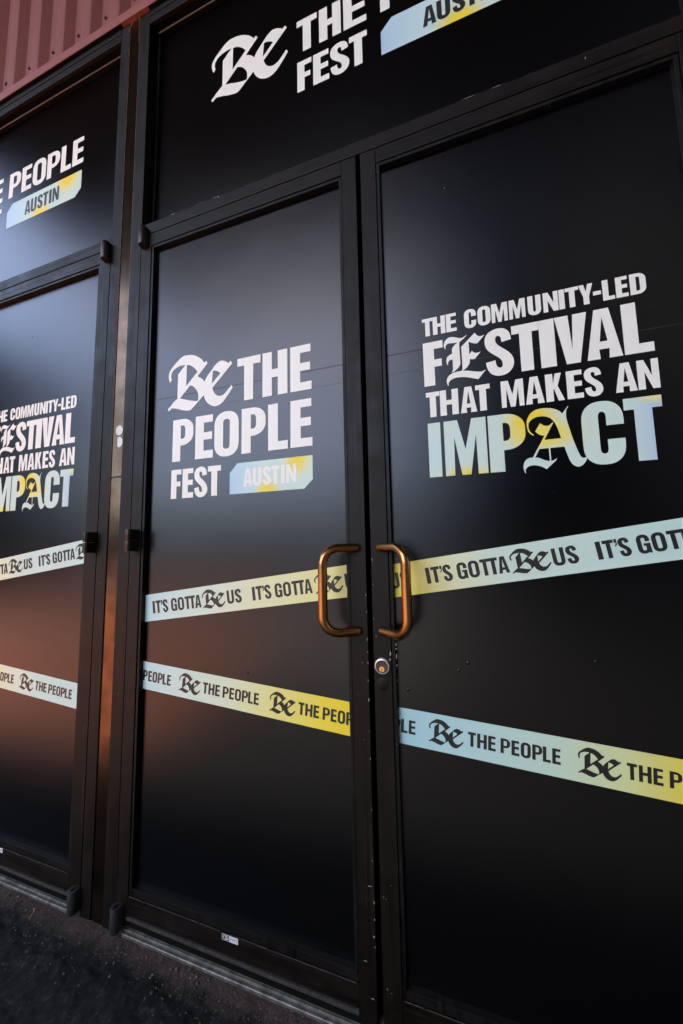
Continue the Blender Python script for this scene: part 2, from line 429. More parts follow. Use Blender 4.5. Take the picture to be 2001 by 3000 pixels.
def vinyl_mat(name, base=(.0013, .0013, .0016), rough=.30):
    m_, t, b = new_mat(name)
    gr = noise_n(t, 900, 2, .6, objco(t))
    wv = noise_n(t, 2.2, 3, .5, objco(t))
    r = ramp(t, gr.outputs[0], [(.3, (base[0] * .5, base[1] * .5, base[2] * .5, 1)), (.7, (base[0] * 1.6, base[1] * 1.6, base[2] * 1.6, 1))])
    t.links.new(r.outputs[0], b.inputs['Base Color'])
    rr = ramp(t, wv.outputs[0], [(.0, g3(rough - .03)), (1.0, g3(rough + .03))])
    t.links.new(rr.outputs[0], b.inputs['Roughness'])
    b.inputs['IOR'].default_value = 1.46
    w1 = noise_n(t, 5, 2, .4, objco(t))
    b1 = N(t, 'ShaderNodeBump'); b1.inputs['Strength'].default_value = 1; b1.inputs['Distance'].default_value = .0009
    t.links.new(w1.outputs[0], b1.inputs['Height'])
    b2 = N(t, 'ShaderNodeBump'); b2.inputs['Strength'].default_value = .25; b2.inputs['Distance'].default_value = .00035
    t.links.new(gr.outputs[0], b2.inputs['Height']); t.links.new(b1.outputs[0], b2.inputs['Normal'])
    t.links.new(b2.outputs[0], b.inputs['Normal'])
    # stray dust
    sp = N(t, 'ShaderNodeTexVoronoi'); sp.inputs['Scale'].default_value = 26
    t.links.new(objco(t), sp.inputs['Vector'])
    d = ramp(t, sp.outputs['Distance'], [(.0, g3(1)), (.020, g3(1)), (.034, g3(0))])
    ga = noise_n(t, 9, 2, .5, objco(t))
    gt = ramp(t, ga.outputs[0], [(.60, g3(0)), (.68, g3(.6))])
    mu = N(t, 'ShaderNodeMath', operation='MULTIPLY'); t.links.new(d.outputs[0], mu.inputs[0]); t.links.new(gt.outputs[0], mu.inputs[1])
    mx = N(t, 'ShaderNodeMixRGB'); t.links.new(mu.outputs[0], mx.inputs[0]); t.links.new(r.outputs[0], mx.inputs[1]); mx.inputs[2].default_value = (.07, .07, .068, 1)
    t.links.new(mx.outputs[0], b.inputs['Base Color'])
    # short-tailed gloss: the film mirrors softly but stays black beside a bright patch
    b.inputs['Specular IOR Level'].default_value = 0
    b.inputs['Roughness'].default_value = 1
    for l in list(b.inputs['Roughness'].links): t.links.remove(l)
    gl = N(t, 'ShaderNodeBsdfAnisotropic', distribution='BECKMANN')
    gl.inputs['Color'].default_value = (.94, .93, 1, 1)
    t.links.new(rr.outputs[0], gl.inputs['Roughness']); t.links.new(b2.outputs[0], gl.inputs['Normal'])
    fr = N(t, 'ShaderNodeFresnel'); fr.inputs['IOR'].default_value = 1.48
    ms = N(t, 'ShaderNodeMixShader')
    t.links.new(fr.outputs[0], ms.inputs[0]); t.links.new(b.outputs[0], ms.inputs[1]); t.links.new(gl.outputs[0], ms.inputs[2])
    t.links.new(ms.outputs[0], t.nodes['Material Output'].inputs['Surface'])
    return m_

def plain(name, col, rough=.5, metal=0.0, grain=0.06, scale=300, bstr=0.0):
    m_, t, b = new_mat(name)
    n = noise_n(t, scale, 3, .6, objco(t))
    r = ramp(t, n.outputs[0], [(.3, tuple(c * (1 - grain) for c in col[:3])), (.7, tuple(min(1, c * (1 + grain)) for c in col[:3]))])
    t.links.new(r.outputs[0], b.inputs['Base Color'])
    b.inputs['Roughness'].default_value = rough
    b.inputs['Metallic'].default_value = metal
    if bstr: bump(t, b, n.outputs[0], bstr, .0005)
    return m_

def gradient_mat(name, axis_dir, length, stops, blobs=(), origin=(0, 0), rough=.42):
    """printed gradient: colour stops along axis_dir (x,z) over length, plus soft round blots (x,z,rx,rz,colour)"""
    ink = lambda c: (min(1, c[0] * 1.04), c[1] * 1.0, c[2] * .88, 1)
    stops = [(p, ink(c)) for p, c in stops]
    blobs = [(a_, b_, c_, d_, ink(e_)) for a_, b_, c_, d_, e_ in blobs]
    m_, t, b = new_mat(name)
    tc = N(t, 'ShaderNodeTexCoord')
    sep = N(t, 'ShaderNodeSeparateXYZ')
    t.links.new(tc.outputs['Object'], sep.inputs[0])
    def affine(src, k, o):
        n = N(t, 'ShaderNodeMath', operation='MULTIPLY_ADD')
        t.links.new(src, n.inputs[0]); n.inputs[1].default_value = k; n.inputs[2].default_value = o
        return n.outputs[0]
    ax, az = axis_dir
    a = affine(sep.outputs['X'], ax / length, -(origin[0] * ax + origin[1] * az) / length)
    c = affine(sep.outputs['Z'], az / length, 0)
    ad = N(t, 'ShaderNodeMath', operation='ADD', use_clamp=True)
    t.links.new(a, ad.inputs[0]); t.links.new(c, ad.inputs[1])
    col = ramp(t, ad.outputs[0], stops).outputs[0]
    for (bx, bz, rx, rz, bc) in blobs:
        dx = affine(sep.outputs['X'], 1 / rx, -bx / rx)
        dz = affine(sep.outputs['Z'], 1 / rz, -bz / rz)
        cb = N(t, 'ShaderNodeCombineXYZ')
        t.links.new(dx, cb.inputs[0]); t.links.new(dz, cb.inputs[1])
        ln = N(t, 'ShaderNodeVectorMath', operation='LENGTH')
        t.links.new(cb.outputs[0], ln.inputs[0])
        mr = N(t, 'ShaderNodeMapRange', interpolation_type='SMOOTHSTEP')
        mr.inputs['From Min'].default_value = .25; mr.inputs['From Max'].default_value = 1
        mr.inputs['To Min'].default_value = 1; mr.inputs['To Max'].default_value = 0
        t.links.new(ln.outputs['Value'], mr.inputs['Value'])
        mx = N(t, 'ShaderNodeMixRGB')
        t.links.new(mr.outputs[0], mx.inputs[0]); t.links.new(col, mx.inputs[1])
        mx.inputs[2].default_value = bc
        col = mx.outputs[0]
    gr = noise_n(t, 700, 2, .6, objco(t))
    rg = ramp(t, gr.outputs[0], [(.3, g3(.93)), (.7, g3(1.0))])
    mu = N(t, 'ShaderNodeMixRGB', blend_type='MULTIPLY'); mu.inputs[0].default_value = 1
    t.links.new(col, mu.inputs[1]); t.links.new(rg.outputs[0], mu.inputs[2])
    t.links.new(mu.outputs[0], b.inputs['Base Color'])
    b.inputs['Roughness'].default_value = rough
    b.inputs['Specular IOR Level'].default_value = .35
    return m_

MINT = (.58, .73, .72, 1); CYAN = (.46, .68, .80, 1); BLUE = (.40, .56, .80, 1)
YEL = (.83, .66, .04, 1); PALE = (.74, .73, .36, 1); LEMON = (.80, .70, .16, 1)

M = {}
M['frame'] = frame_mat('dark anodised frame')
M['frame_h'] = frame_mat('dark anodised rail', streak=(2.5, 120, 120))
M['filler'] = plain('worn bronze filler strip', (.095, .060, .038), .20, 1.0, grain=.35, scale=16)
M['filler'].node_tree.nodes['Principled BSDF'].inputs['IOR'].default_value = 1.6
M['bead'] = frame_mat('glazing bead', base=(.0035, .0035, .0035), rough=.42)
M['vinyl'] = vinyl_mat('matte black window film')
M['white'] = plain('white film', (.83, .80, .725), .45, grain=.03)
M['black_ink'] = plain('black film lettering', (.012, .011, .011), .42, grain=.2)
M['gap'] = plain('black rubber and shade', (.004, .004, .004), .7, grain=.2)
M['gap'].node_tree.nodes['Principled BSDF'].inputs['Specular IOR Level'].default_value = .08
M['rust'] = plain('rust and seam glint', (.22, .085, .03), .5, .3, grain=.6, scale=60)  # rust on the torn caulk, painted warm glint on the post seams
M['bronze'] = plain('bronze anodised handle', (.42, .20, .075), .25, 1.0, grain=.08, scale=260)
M['bronze_dark'] = plain('dark bronze hardware', (.035, .022, .015), .38, .6, grain=.3, scale=120)
M['alu'] = plain('weathered aluminium', (.16, .148, .132), .54, .55, grain=.5, scale=45)
M['steel'] = plain('bright lock collar', (.66, .63, .60), .36, .6, grain=.05)
M['lockface'] = plain('brown lock face', (.075, .032, .024), .45, .3, grain=.2)
M['brass'] = plain('brass lock plug', (.80, .47, .13), .35, .9, grain=.15, scale=600)
M['chip'] = plain('chipped paint', (.27, .26, .25), .6, grain=.4, scale=200)
M['pink'] = plain('dusky pink sheet metal', (.205, .056, .045), .5, grain=.08, scale=40)
M['trim'] = plain('dusky pink trim', (.25, .074, .060), .5, grain=.08, scale=30)
M['sticker'] = plain('worn white sticker', (.66, .65, .63), .5, grain=.15, scale=150)
M['twig'] = plain('dry stalk', (.42, .24, .06), .6, grain=.3)
M['seam_dark'] = vinyl_mat('film seam overlap', base=(.0015, .0015, .0015), rough=.5)
M['seam_light'] = vinyl_mat('film seam crease', base=(.03, .03, .033), rough=.42)

# ------------------------------------------------------------------ facade dimensions (metres; door faces lie in the plane y = 0)
P = .018                 # front of the filmed glass, set back in the doors
PT = .045                # front of the filmed glass, set back in the transoms
PITCH = -1.690           # from one door pair to the next
Z_LEAF0, Z_LEAF1 = .018, 2.1305
Z_BAR0, Z_BAR1 = 2.134, 2.173
ZG = -.022               # ground level at the threshold

def leaf_frame(name_parent, x0, x1, sl, sr, topz=2.088, botz=.078):
    """stiles sl / sr wide, rails between; returns opening"""
    f = MB()
    f.box(x0, x0 + sl, 0, .044, Z_LEAF0, Z_LEAF1, .0012)
    f.box(x1 - sr, x1, 0, .044, Z_LEAF0, Z_LEAF1, .0012)
    f.build('stile', M['frame'], name_parent)
    r = MB().box(x0 + sl + .0004, x1 - sr - .0004, .0003, .044, topz, Z_LEAF1, .0012)
    r.build('top_rail', M['frame_h'], name_parent)
    r = MB().box(x0 + sl + .0004, x1 - sr - .0004, .0003, .044, botz, .0785 if botz > .0785 else botz + .0005, 0)
    r.bm.free()
    r = MB().box(x0 + sl + .0004, x1 - sr - .0004, .0003, .044, .029, botz, .0012)
    r.build('bottom_rail', M['frame_h'], name_parent)
    k = MB().box(x0 + sl, x1 - sr, -.0035, .044, Z_LEAF0 + .001, .0275, .001)
    k.build('kick_strip', M['kick'], name_parent)
    s = MB().box(x0 + .004, x1 - .004, .006, .040, -.0065, Z_LEAF0 - .0005, .0)
    s.build('door_sweep', M['gap'], name_parent)
    # glazing bead: four bars a hair behind the stile face
    a, b_, c, d = x0 + sl + .0012, x1 - sr - .0012, botz + .0014, topz - .0014
    w = .0085
    g = MB()
    g.box(a, a + w, .0028, .030, c, d, .0008)
    g.box(b_ - w, b_, .0028, .030, c, d, .0008)
    g.box(a + w + .0003, b_ - w - .0003, .0030, .030, d - w, d, .0008)
    g.box(a + w + .0003, b_ - w - .0003, .0030, .030, c, c + w * 2.2, .0008)
    g.build('glazing_bead', M['bead'], name_parent)
    hl = MB()
    xx = x0 + sl + .006
    while xx < x1 - sr - .006:
        ln = rnd.uniform(.02, .09)
        if rnd.random() < .85: hl.box(xx, min(xx + ln, x1 - sr - .006), -.0002, .001, botz + .0001, botz + .0009)
        xx += ln + rnd.uniform(.001, .006)
    inlay(part_of(name_parent, 'bottom_rail'), hl, M['worn'])
    return a + w, b_ - w, c + w * 2.2, d - w

M['kick'] = plain('dusty kick strip', (.050, .045, .042), .55, .3, grain=.5, scale=70)

M['worn'] = plain('worn bare edge', (.085, .075, .070), .55, .2, grain=.6, scale=60)

def film_panel(parent, x0, x1, z0, z1, y, name='glass_panel'):
    """filmed pane with a few trapped blisters"""
    b = MB().box(x0 - .006, x1 + .006, y, y + .008, z0 - .006, z1 + .006)
    return b.build(name, M['vinyl'], parent)

M['dusty'] = plain('dusty dark casting', (.016, .015, .015), .6, .0, grain=.4, scale=90)

def pivot(parent, x0, x1, z0, z1, depth=.026, rounded=True, name='pivot_hinge', slot=False):
    cx, r = (x0 + x1) / 2, (x1 - x0) / 2
    prof = [(x0, .001), (x0, -depth + r)] + [(cx - r * math.cos(math.radians(a)), -depth + r - r * math.sin(math.radians(a))) for a in range(15, 180, 15)] + [(x1, -depth + r), (x1, .001)]
    h = MB().extrude_z(prof, z0, z1, .0008).build(name, M['dusty'] if slot else M['bronze_dark'], parent, smooth=True)
    if slot:
        pr = [(cx + .0055 * math.cos(math.radians(a)), -depth * .48 + .0075 * math.sin(math.radians(a))) for a in range(0, 360, 20)]
        MB().extrude_z(pr, z1 - .001, z1 + .0006).build('screw_slot', M['gap'], h)
    return h

def butt_hinge(parent, x0, x1, z0, z1, depth=.034):
    h = MB()
    zm = (z0 + z1) / 2
    for a, b in ((z0, zm - .001), (zm + .001, z1)):
        prof = [(x0, .001), (x0, -depth + .004), (x0 + .004, -depth), (x1 - .004, -depth), (x1, -depth + .004), (x1, .001)]
        h.extrude_z(prof, a, b, .0008)
    o = h.build('barrel_hinge', M['bronze_dark'], parent, smooth=True)
    MB().extrude_z([((x0 + x1) / 2 + .004 * math.cos(a * .5236), -depth * .6 + .004 * math.sin(a * .5236)) for a in range(12)], zm - .0012, zm + .0012).build('hinge_pin', M['bronze_dark'], o)
    return o

def pull_handle(parent, xf_, xg, ztop, zbot, depth=.058, r=.0112):
    """D-shaped offset pull: feet on the stile at xf_, grip at xg"""
    v = Vector((xg - xf_, -depth, 0)); L = v.length; u = v / L
    cr = .041
    pts = []
    f0 = Vector((xf_, -.0005, ztop)); f1 = Vector((xf_, -.0005, zbot))
    pts += [f0 + u * (L - cr) * k / 4 for k in range(5)]
    for a in range(10, 91, 10):
        t = math.radians(a)
        pts.append(f0 + u * (L - cr + cr * math.sin(t)) + Vector((0, 0, -cr * (1 - math.cos(t)))))
    n0 = Vector(pts[-1]); n1 = f1 + u * L + Vector((0, 0, cr))
    pts += [n0.lerp(n1, k / 8) for k in range(1, 9)]
    for a in range(10, 91, 10):
        t = math.radians(a)
        pts.append(f1 + u * (L - cr + cr * math.cos(t)) + Vector((0, 0, cr * (1 - math.sin(t)))))
    pts += [f1 + u * (L - cr) * (1 - k / 4) for k in range(1, 5)]
    return MB().tube(pts, r, 24).build('pull_handle', M['bronze'], parent, smooth=True)

def chips(parent, spots, host='stile'):
    b = MB()
    for (x, z, w, h) in spots:
        n = rnd.randint(5, 7)
        pts = []
        for k in range(n):
            a = 2 * math.pi * k / n + rnd.uniform(-.3, .3)
            q = rnd.uniform(.45, 1)
            pts.append((x + math.cos(a) * w * q / 2, z + math.sin(a) * h * q / 2))
        b.poly([pts], -.0006)
    inlay(part_of(parent, host), b, M['chip'])

def bumps(parent, spots, y):
    """blisters of air trapped under the film"""
    b = MB()
    for x, z, r in spots:
        b.disc_y(x, z, [(r, y - .0001), (r * .8, y - r * .22), (r * .45, y - r * .40), (0, y - r * .46)], 16)
    inlay(part_of(parent, 'glass_panel'), b, M['vinyl'])

def edge_z(top, x): return top[0] + top[1] * x

def stripe(parent, x0, x1, z_at_0, slope, width, y, stops, gdir, items, cap, be_h=.055, name='tape_stripe', blobs=()):
    """slanting printed tape; top edge z = z_at_0 + slope*x; items = (kind, text, x start, x end)"""
    ang = math.atan(slope)
    base = parent.location
    mat = gradient_mat('printed tape', gdir, x1 - x0, stops, blobs, origin=(x0 - base.x, z_at_0 + slope * (x0 if gdir[0] > 0 else x0) - width / 2 - base.z))
    zt = lambda x: z_at_0 + slope * x
    b = MB().poly([[(x0, zt(x0) - width), (x0, zt(x0)), (x1, zt(x1)), (x1, zt(x1) - width)]], y)
    tape = b.build(name, mat, parent, recalc=False)
    for kind, text, a, e in items:
        L = MB()
        if kind == 'be':
            w = (e - a) / math.cos(ang)
            mid = (a + e) / 2
            cx, cz = mid, zt(mid) - width / 2 + .002
            g = blackletter(BE, -w / 2, -be_h / 2, be_h, w / (be_h * 1.3236), 3)
            L.poly([c for c in xf(g, (cx, cz), ang)], y - .0004)
        else:
            w = (e - a) / math.cos(ang)
            for off, g in word(text, w, cap):
                xa = a + off * math.cos(ang)
                if xa > x1 + .012: continue
                gg = xf(g, (a + cap / 2 * math.sin(ang), zt(a) - width / 2 - cap / 2 * math.cos(ang)), ang)
                if max(p[0] for p in gg[0]) < x0 + .002: continue
                L.poly(gg, y - .0004)
        if len(L.bm.faces): L.build('stripe_lettering', M['black_ink'], tape, recalc=False)
    return tape

# measured letter extents of the slogan (right-hand leaf)
L1 = list(zip("THECOMMUNITY-LED", (.1557, .1817, .2138, .2562, .2870, .3180, .3563, .3958, .4276, .4593, .4719, .4983, .5253, .5430, .5672, .5928), (.1815, .2117, .2382, .2835, .3157, .3529, .3906, .4231, .4577, .4704, .4981, .5257, .5403, .5649, .5894, .6212)))
L2 = list(zip("FSTIVAL", (.1552, .2991, .3578, .4143, .4461, .5038, .5720), (.2030, .3595, .4155, .4453, .5091, .5688, .6236)))
L3 = list(zip("THATMAKESAN", (.1574, .1905, .2375, .2720, .3277, .3779, .4193, .4603, .4942, .5494, .5894), (.1896, .2329, .2739, .3040, .3748, .4156, .4550, .4912, .5277, .5878, .6266)))
L4 = list(zip("IMPCT", (.1585, .1961, .2950, .4817, .5598), (.1880, .2905, .3722, .5579, .6255)))

def slogan(parent, dx, y, x_lo=-99):
    keep = lambda sp: [s for s in sp if s[2] + dx > x_lo]
    w = MB()
    place_line(w, keep(L1), 1.5745, 1.6215, y, dx)
    place_line(w, keep(L2), 1.4445, 1.5575, y, dx)
    for c in EE:
        w.poly([[(dx + .2056 + x * .1221, 1.4382 + z * .1221) for x, z in crv(c, 4)]], y)
    place_line(w, keep(L3), 1.3645, 1.428, y, dx)
    w.build('slogan_lettering', M['white'], parent, recalc=False)
    g = MB()
    place_line(g, keep(L4), 1.2155, 1.3495, y, dx)
    # blackletter A
    g.poly([[(dx + .3636 + x * .1437, 1.2081 + z * .1437) for x, z in crv(c, 4)] for c in AA], y - .0001)
    b = parent.location
    X = lambda v: v + dx - b.x
    mat = gradient_mat('printed slogan gradient', (1, 0), .47,
                       [(0, MINT), (.45, MINT), (.72, MINT), (.86, MINT), (.93, (.50, .64, .77, 1)), (1, BLUE)],
                       [(X(.245), 1.195, .085, .055, YEL), (X(.385), 1.322, .075, .070, YEL), (X(.41), 1.29, .10, .045, LEMON), (X(.617), 1.356, .05, .03, PALE), (X(.165), 1.28, .05, .06, (.54, .72, .78, 1))],
                       origin=(X(.158), 0))
    g.build('slogan_lettering', mat, parent, recalc=False, label='IMPACT in a blue, mint and yellow gradient')

def badge(parent, x0, x1, z0, z1, ch, y, text_x, text_z, ink, name='city_badge', dirv=0):
    b = parent.location
    w, h = x1 - x0, z1 - z0
    mat = gradient_mat('printed badge gradient', (1, 0), w, [(0, (.42, .60, .84, 1)), (.22, (.50, .70, .82, 1)), (.45, MINT), (1, MINT)],
                       [(x0 + w * .47 - b.x, z0 - h * .06 - b.z, w * .19, h * .62, YEL), (x0 + w * .83 - b.x, z1 - h * .02 - b.z, w * .22, h * .85, PALE), (x0 + w * .82 - b.x, z1 - b.z, w * .16, h * .62, YEL)],
                       origin=(x0 - b.x, 0))
    o = MB().poly([[(x0, z0), (x0, z1 - ch * 1.05), (x0 + ch, z1), (x1, z1), (x1, z0 + ch * .95), (x1 - ch, z0)]], y).build(name, mat, parent, recalc=False)
    L = MB()
    h2 = text_z[1] - text_z[0]
    for off, g in word("AUSTIN", text_x[1] - text_x[0], h2):
        L.poly([[(text_x[0] + px, text_z[0] + pz) for px, pz in c] for c in g], y - .0004)
    L.build('badge_lettering', ink, o, recalc=False)
    return o

# ------------------------------------------------------------------ centre pair, left-hand leaf
DL = empty('glass_door', (-.386, 0, 0), 'left handled door in black film with white BE THE PEOPLE FEST logo and AUSTIN badge', 'door', 'black glazed shopfront doors')
ox0, ox1, oz0, oz1 = leaf_frame(DL, -.7705, -.0025, .0430, .0415)
film_panel(DL, ox0, ox1, oz0, oz1, P)
yd = P - .0006
w = MB()
w.poly(blackletter(BE, -.6523, 1.4885, .1853, 1.0, 5), yd)
place_line(w, [('T', -.3915, -.3120), ('H', -.3049, -.2240), ('E', -.2148, -.1497)], 1.4905, 1.6235, yd)
place_line(w, [('P', -.6288, -.5488), ('E', -.5410, -.4749), ('O', -.4705, -.3845), ('P', -.3746, -.2945), ('L', -.2861, -.2236), ('E', -.2151, -.1489)], 1.3295, 1.4645, yd)
place_line(w, [('F', -.6300, -.5910), ('E', -.5863, -.5447), ('S', -.5415, -.4929), ('T', -.4918, -.4450)], 1.2125, 1.3035, yd)
w.build('logo_lettering', M['white'], DL, recalc=False)
badge(DL, -.4138, -.1490, 1.2125, 1.3030, .0255, yd, (-.367, -.198), (1.232, 1.284), M['white'])
stripe(DL, ox0 - .0015, -.0585, .916 + .137 * .723, .137, .0812, yd,
       [(0, CYAN), (.12, (.56, .74, .78, 1)), (.35, (.66, .75, .70, 1)), (.62, (.74, .75, .50, 1)), (1, (.77, .72, .30, 1))], (1, -.2),
       [('w', "IT'S GOTTA", -.688, -.5075), ('be', '', -.5035, -.4245), ('w', "US", -.4185, -.3700), ('w', "IT'S GOTTA", -.3355, -.155), ('be', '', -.1475, -.0695), ('w', 'US', -.0635, -.015)], .0372)
stripe(DL, ox0 - .0015, -.0585, .719 - .0694 * .721, -.0694, .0800, yd,
       [(0, (.50, .70, .79, 1)), (.15, (.58, .74, .76, 1)), (.45, (.68, .75, .62, 1)), (.68, (.76, .72, .30, 1)), (.9, (.83, .68, .07, 1)), (1, YEL)], (1, -.25),
       [('w', 'PEOPLE', -.7165, -.6105), ('be', '', -.580, -.5035), ('w', 'THE PEOPLE', -.4955, -.3135), ('be', '', -.2805, -.2045), ('w', 'THE PEOPLE', -.1965, -.0145)], .0302)
sd = MB().box(ox0, ox1, P - .0003, P + .001, 1.5425, 1.5448)
inlay(part_of(DL, 'glass_panel'), sd, M['seam_dark'])
sd = MB().box(ox0, ox1, P - .0003, P + .001, 1.4925, 1.4938)
inlay(part_of(DL, 'glass_panel'), sd, M['seam_light'])
bumps(DL, [(-.502, .995, .0032), (-.487, .711, .0035), (-.349, .716, .0040), (-.176, .770, .0025), (-.085, 1.971, .004), (-.098, 2.02, .003), (-.30, 1.18, .0018)], P)
pivot(DL, -.7655, -.7365, 2.083, 2.147, name='pivot_hinge')
pivot(DL, -.7695, -.7415, -.008, .055, depth=.027, slot=True)
butt_hinge(DL, -.757, -.737, 1.053, 1.121)
pull_handle(DL, -.0245, -.0945, 1.050, .8490)
chips(DL, [(-.0042, .935, .003, .008), (-.0045, .895, .004, .005), (-.004, .83, .003, .012), (-.0042, .80, .004, .004), (-.004, .775, .003, .01), (-.0045, .735, .003, .006), (-.004, .69, .003, .01), (-.0042, .62, .003, .005), (-.004, .56, .003, .008),
          (-.012, .286, .016, .003), (-.004, .255, .003, .01), (-.004, .22, .004, .005), (-.006, .185, .004, .008), (-.004, .165, .004, .006), (-.024, .845, .002, .002), (-.030, .70, .003, .003), (-.018, .60, .002, .003), (-.028, .13, .016, .0025), (-.012, .06, .014, .0025), (-.018, .775, .002, .004), (-.034, .66, .002, .002),
          (-.006, .34, .003, .006), (-.010, .40, .002, .003), (-.004, .45, .002, .008)])
# maker's sticker on the bottom rail
stk = MB().poly([[(-.4085, .0625), (-.4085, .0765), (-.3605, .0765), (-.3605, .0625)]], -.0004).build('maker_sticker', M['sticker'], DL, recalc=False)
e_ = MB()
e_.poly([[(-.4072, .0637), (-.4072, .0753), (-.3868, .0753), (-.3868, .0637)]], -.0007)
e_.build('sticker_emblem', M['black_ink'], stk, recalc=False)
e_ = MB()
ell = lambda cx, cz, rx, rz, n=20: [(cx + rx * math.cos(2 * math.pi * k / n), cz + rz * math.sin(2 * math.pi * k / n)) for k in range(n)]
e_.poly([ell(-.397, .0697, .0088, .0045), ell(-.4, .0697, .0036, .0030)[::-1], ell(-.3925, .0702, .0022, .0018)[::-1]], -.0009)
e_.build('sticker_emblem', M['sticker'], stk, recalc=False)

def small_text(body, x, z, width, height, y, mat, parent, name):
    """fine print set in the built-in typeface and turned into a flat mesh"""
    cu = bpy.data.curves.new('tmp_text', 'FONT')
    cu.body = body
    cu.size = 1
    cu.resolution_u = 2
    to = bpy.data.objects.new('tmp_text', cu)
    C.objects.link(to)
    dg = bpy.context.evaluated_depsgraph_get()
    me = bpy.data.meshes.new_from_object(to.evaluated_get(dg))
    bpy.data.objects.remove(to); bpy.data.curves.remove(cu)
    xs = [v.co.x for v in me.vertices]; ys = [v.co.y for v in me.vertices]
    b = MB()
    b.bm.from_mesh(me)
    bpy.data.meshes.remove(me)
    for v in b.bm.verts:
        v.co = Vector((x + (v.co.x - min(xs)) / (max(xs) - min(xs)) * width, y, z + (v.co.y - min(ys)) / (max(ys) - min(ys)) * height))
    for fc in b.bm.faces:
        fc.normal_update()
        if fc.normal.y > 0: fc.normal_flip()
    return b.build(name, mat, parent, recalc=False)

small_text("United States", -.3850, .0702, .0225, .0026, -.0007, M['black_ink'], stk, 'sticker_lettering')
small_text("ALUMINUM", -.3850, .0672, .0225, .0022, -.0007, M['black_ink'], stk, 'sticker_lettering')

# ------------------------------------------------------------------ centre pair, right-hand leaf
DR = empty('glass_door', (.386, 0, 0), 'right handled door in black film with festival slogan, pull handle and brass lock', 'door', 'black glazed shopfront doors')
rx0, rx1, rz0, rz1 = leaf_frame(DR, .0105, .7580, .0425, .0430)
film_panel(DR, rx0, rx1, rz0, rz1, P)
slogan(DR, 0, yd)
stripe(DR, rx0 - .001, rx1, 1.008 - .152 * .060, .1523, .0800, yd,
       [(0, (.76, .66, .10, 1)), (.09, (.78, .70, .20, 1)), (.22, (.72, .73, .50, 1)), (.40, (.58, .71, .68, 1)), (1, (.50, .70, .72, 1))], (1, .35),
       [('w', 'US', .0525, .0990), ('w', "IT'S GOTTA", .1395, .3195), ('be', '', .3235, .4025), ('w', 'US', .4065, .4545), ('w', "IT'S GOTTA", .4885, .6685)], .0372)
stripe(DR, rx0 - .001, rx1, .675 + .0585 * .067, -.0605, .0800, yd,
       [(0, (.36, .60, .74, 1)), (.25, (.44, .66, .72, 1)), (.50, (.52, .68, .62, 1)), (.68, (.62, .68, .38, 1)), (.85, (.72, .60, .06, 1)), (1, (.72, .56, .02, 1))], (1, -.12),
       [('w', 'THE PEOPLE', -.0835, .1010), ('be', '', .1310, .2060), ('w', 'THE PEOPLE', .2150, .3935), ('be', '', .4240, .4980), ('w', 'THE PEOPLE', .5060, .6880)], .0302)
inlay(part_of(DR, 'glass_panel'), MB().box(rx0, rx1, P - .0003, P + .001, 1.5425, 1.5448), M['seam_dark'])
inlay(part_of(DR, 'glass_panel'), MB().box(rx0, rx1, P - .0003, P + .001, 1.4925, 1.4938), M['seam_light'])
bumps(DR, [(.224, .788, .0048), (.203, .770, .0032), (.087, .716, .0040), (.095, 1.052, .003), (.133, .775, .0018), (.47, .81, .003), (.229, 1.965, .0042), (.30, 1.955, .0025), (.42, 1.16, .0018), (.18, .805, .0015)], P)
pivot(DR, .7250, .7540, 2.083, 2.147)
pivot(DR, .7290, .7570, -.008, .055, depth=.027, slot=True)
butt_hinge(DR, .7265, .7465, 1.053, 1.121)
pull_handle(DR, .0335, .1035, 1.050, .8510)
chips(DR, [(.0515, .80, .006, .014), (.0500, .787, .007, .006), (.0655, .822, .003, .012), (.0655, .812, .003, .006), (.0655, .795, .003, .014), (.066, .775, .002, .006), (.0655, .74, .002, .006), (.0135, 1.02, .002, .012), (.0135, .96, .002, .006), (.0135, .88, .002, .010),
          (.018, .272, .004, .003), (.024, .269, .005, .002), (.021, .09, .004, .009), (.030, .085, .004, .003), (.045, .85, .003, .003), (.040, .842, .004, .006), (.018, .838, .003, .006), (.032, .045, .002, .003), (.016, .33, .002, .004), (.036, .30, .003, .002), (.060, .60, .002, .004)])
# mortise lock on the meeting stile
lx, lz = .0315, .7715
lk = MB().disc_y(lx, lz, [(.0185, .001), (.0182, -.004), (.0172, -.0075), (.0150, -.0085), (.0146, -.0075)]).build('lock_collar', M['steel'], DR, smooth=True)
MB().disc_y(lx, lz, [(.0147, -.0070), (.0140, -.0078), (0, -.0078)]).build('lock_cylinder', M['lockface'], lk)
MB().disc_y(lx, lz - .0058, [(.0064, -.0076), (.0062, -.0088), (0, -.0090)], 28).build('lock_plug', M['brass'], lk)
kb = MB().poly([[(lx - .0008, lz - .0105), (lx - .0010, lz - .0070), (lx - .0016, lz - .0060), (lx - .0006, lz - .0050), (lx - .0008, lz - .0030), (lx + .0006, lz - .0030), (lx + .0008, lz - .0060), (lx + .0002, lz - .0075), (lx + .0008, lz - .0105)]], -.0093)
kb.build('keyhole', M['gap'], lk, recalc=False)
MB().disc_y(lx - .0005, .7300, [(.0150, .001), (.0150, -.0005), (.0145, -.0008), (0, -.0008)], 36).build('blank_plug', M['frame'], DR, smooth=True)

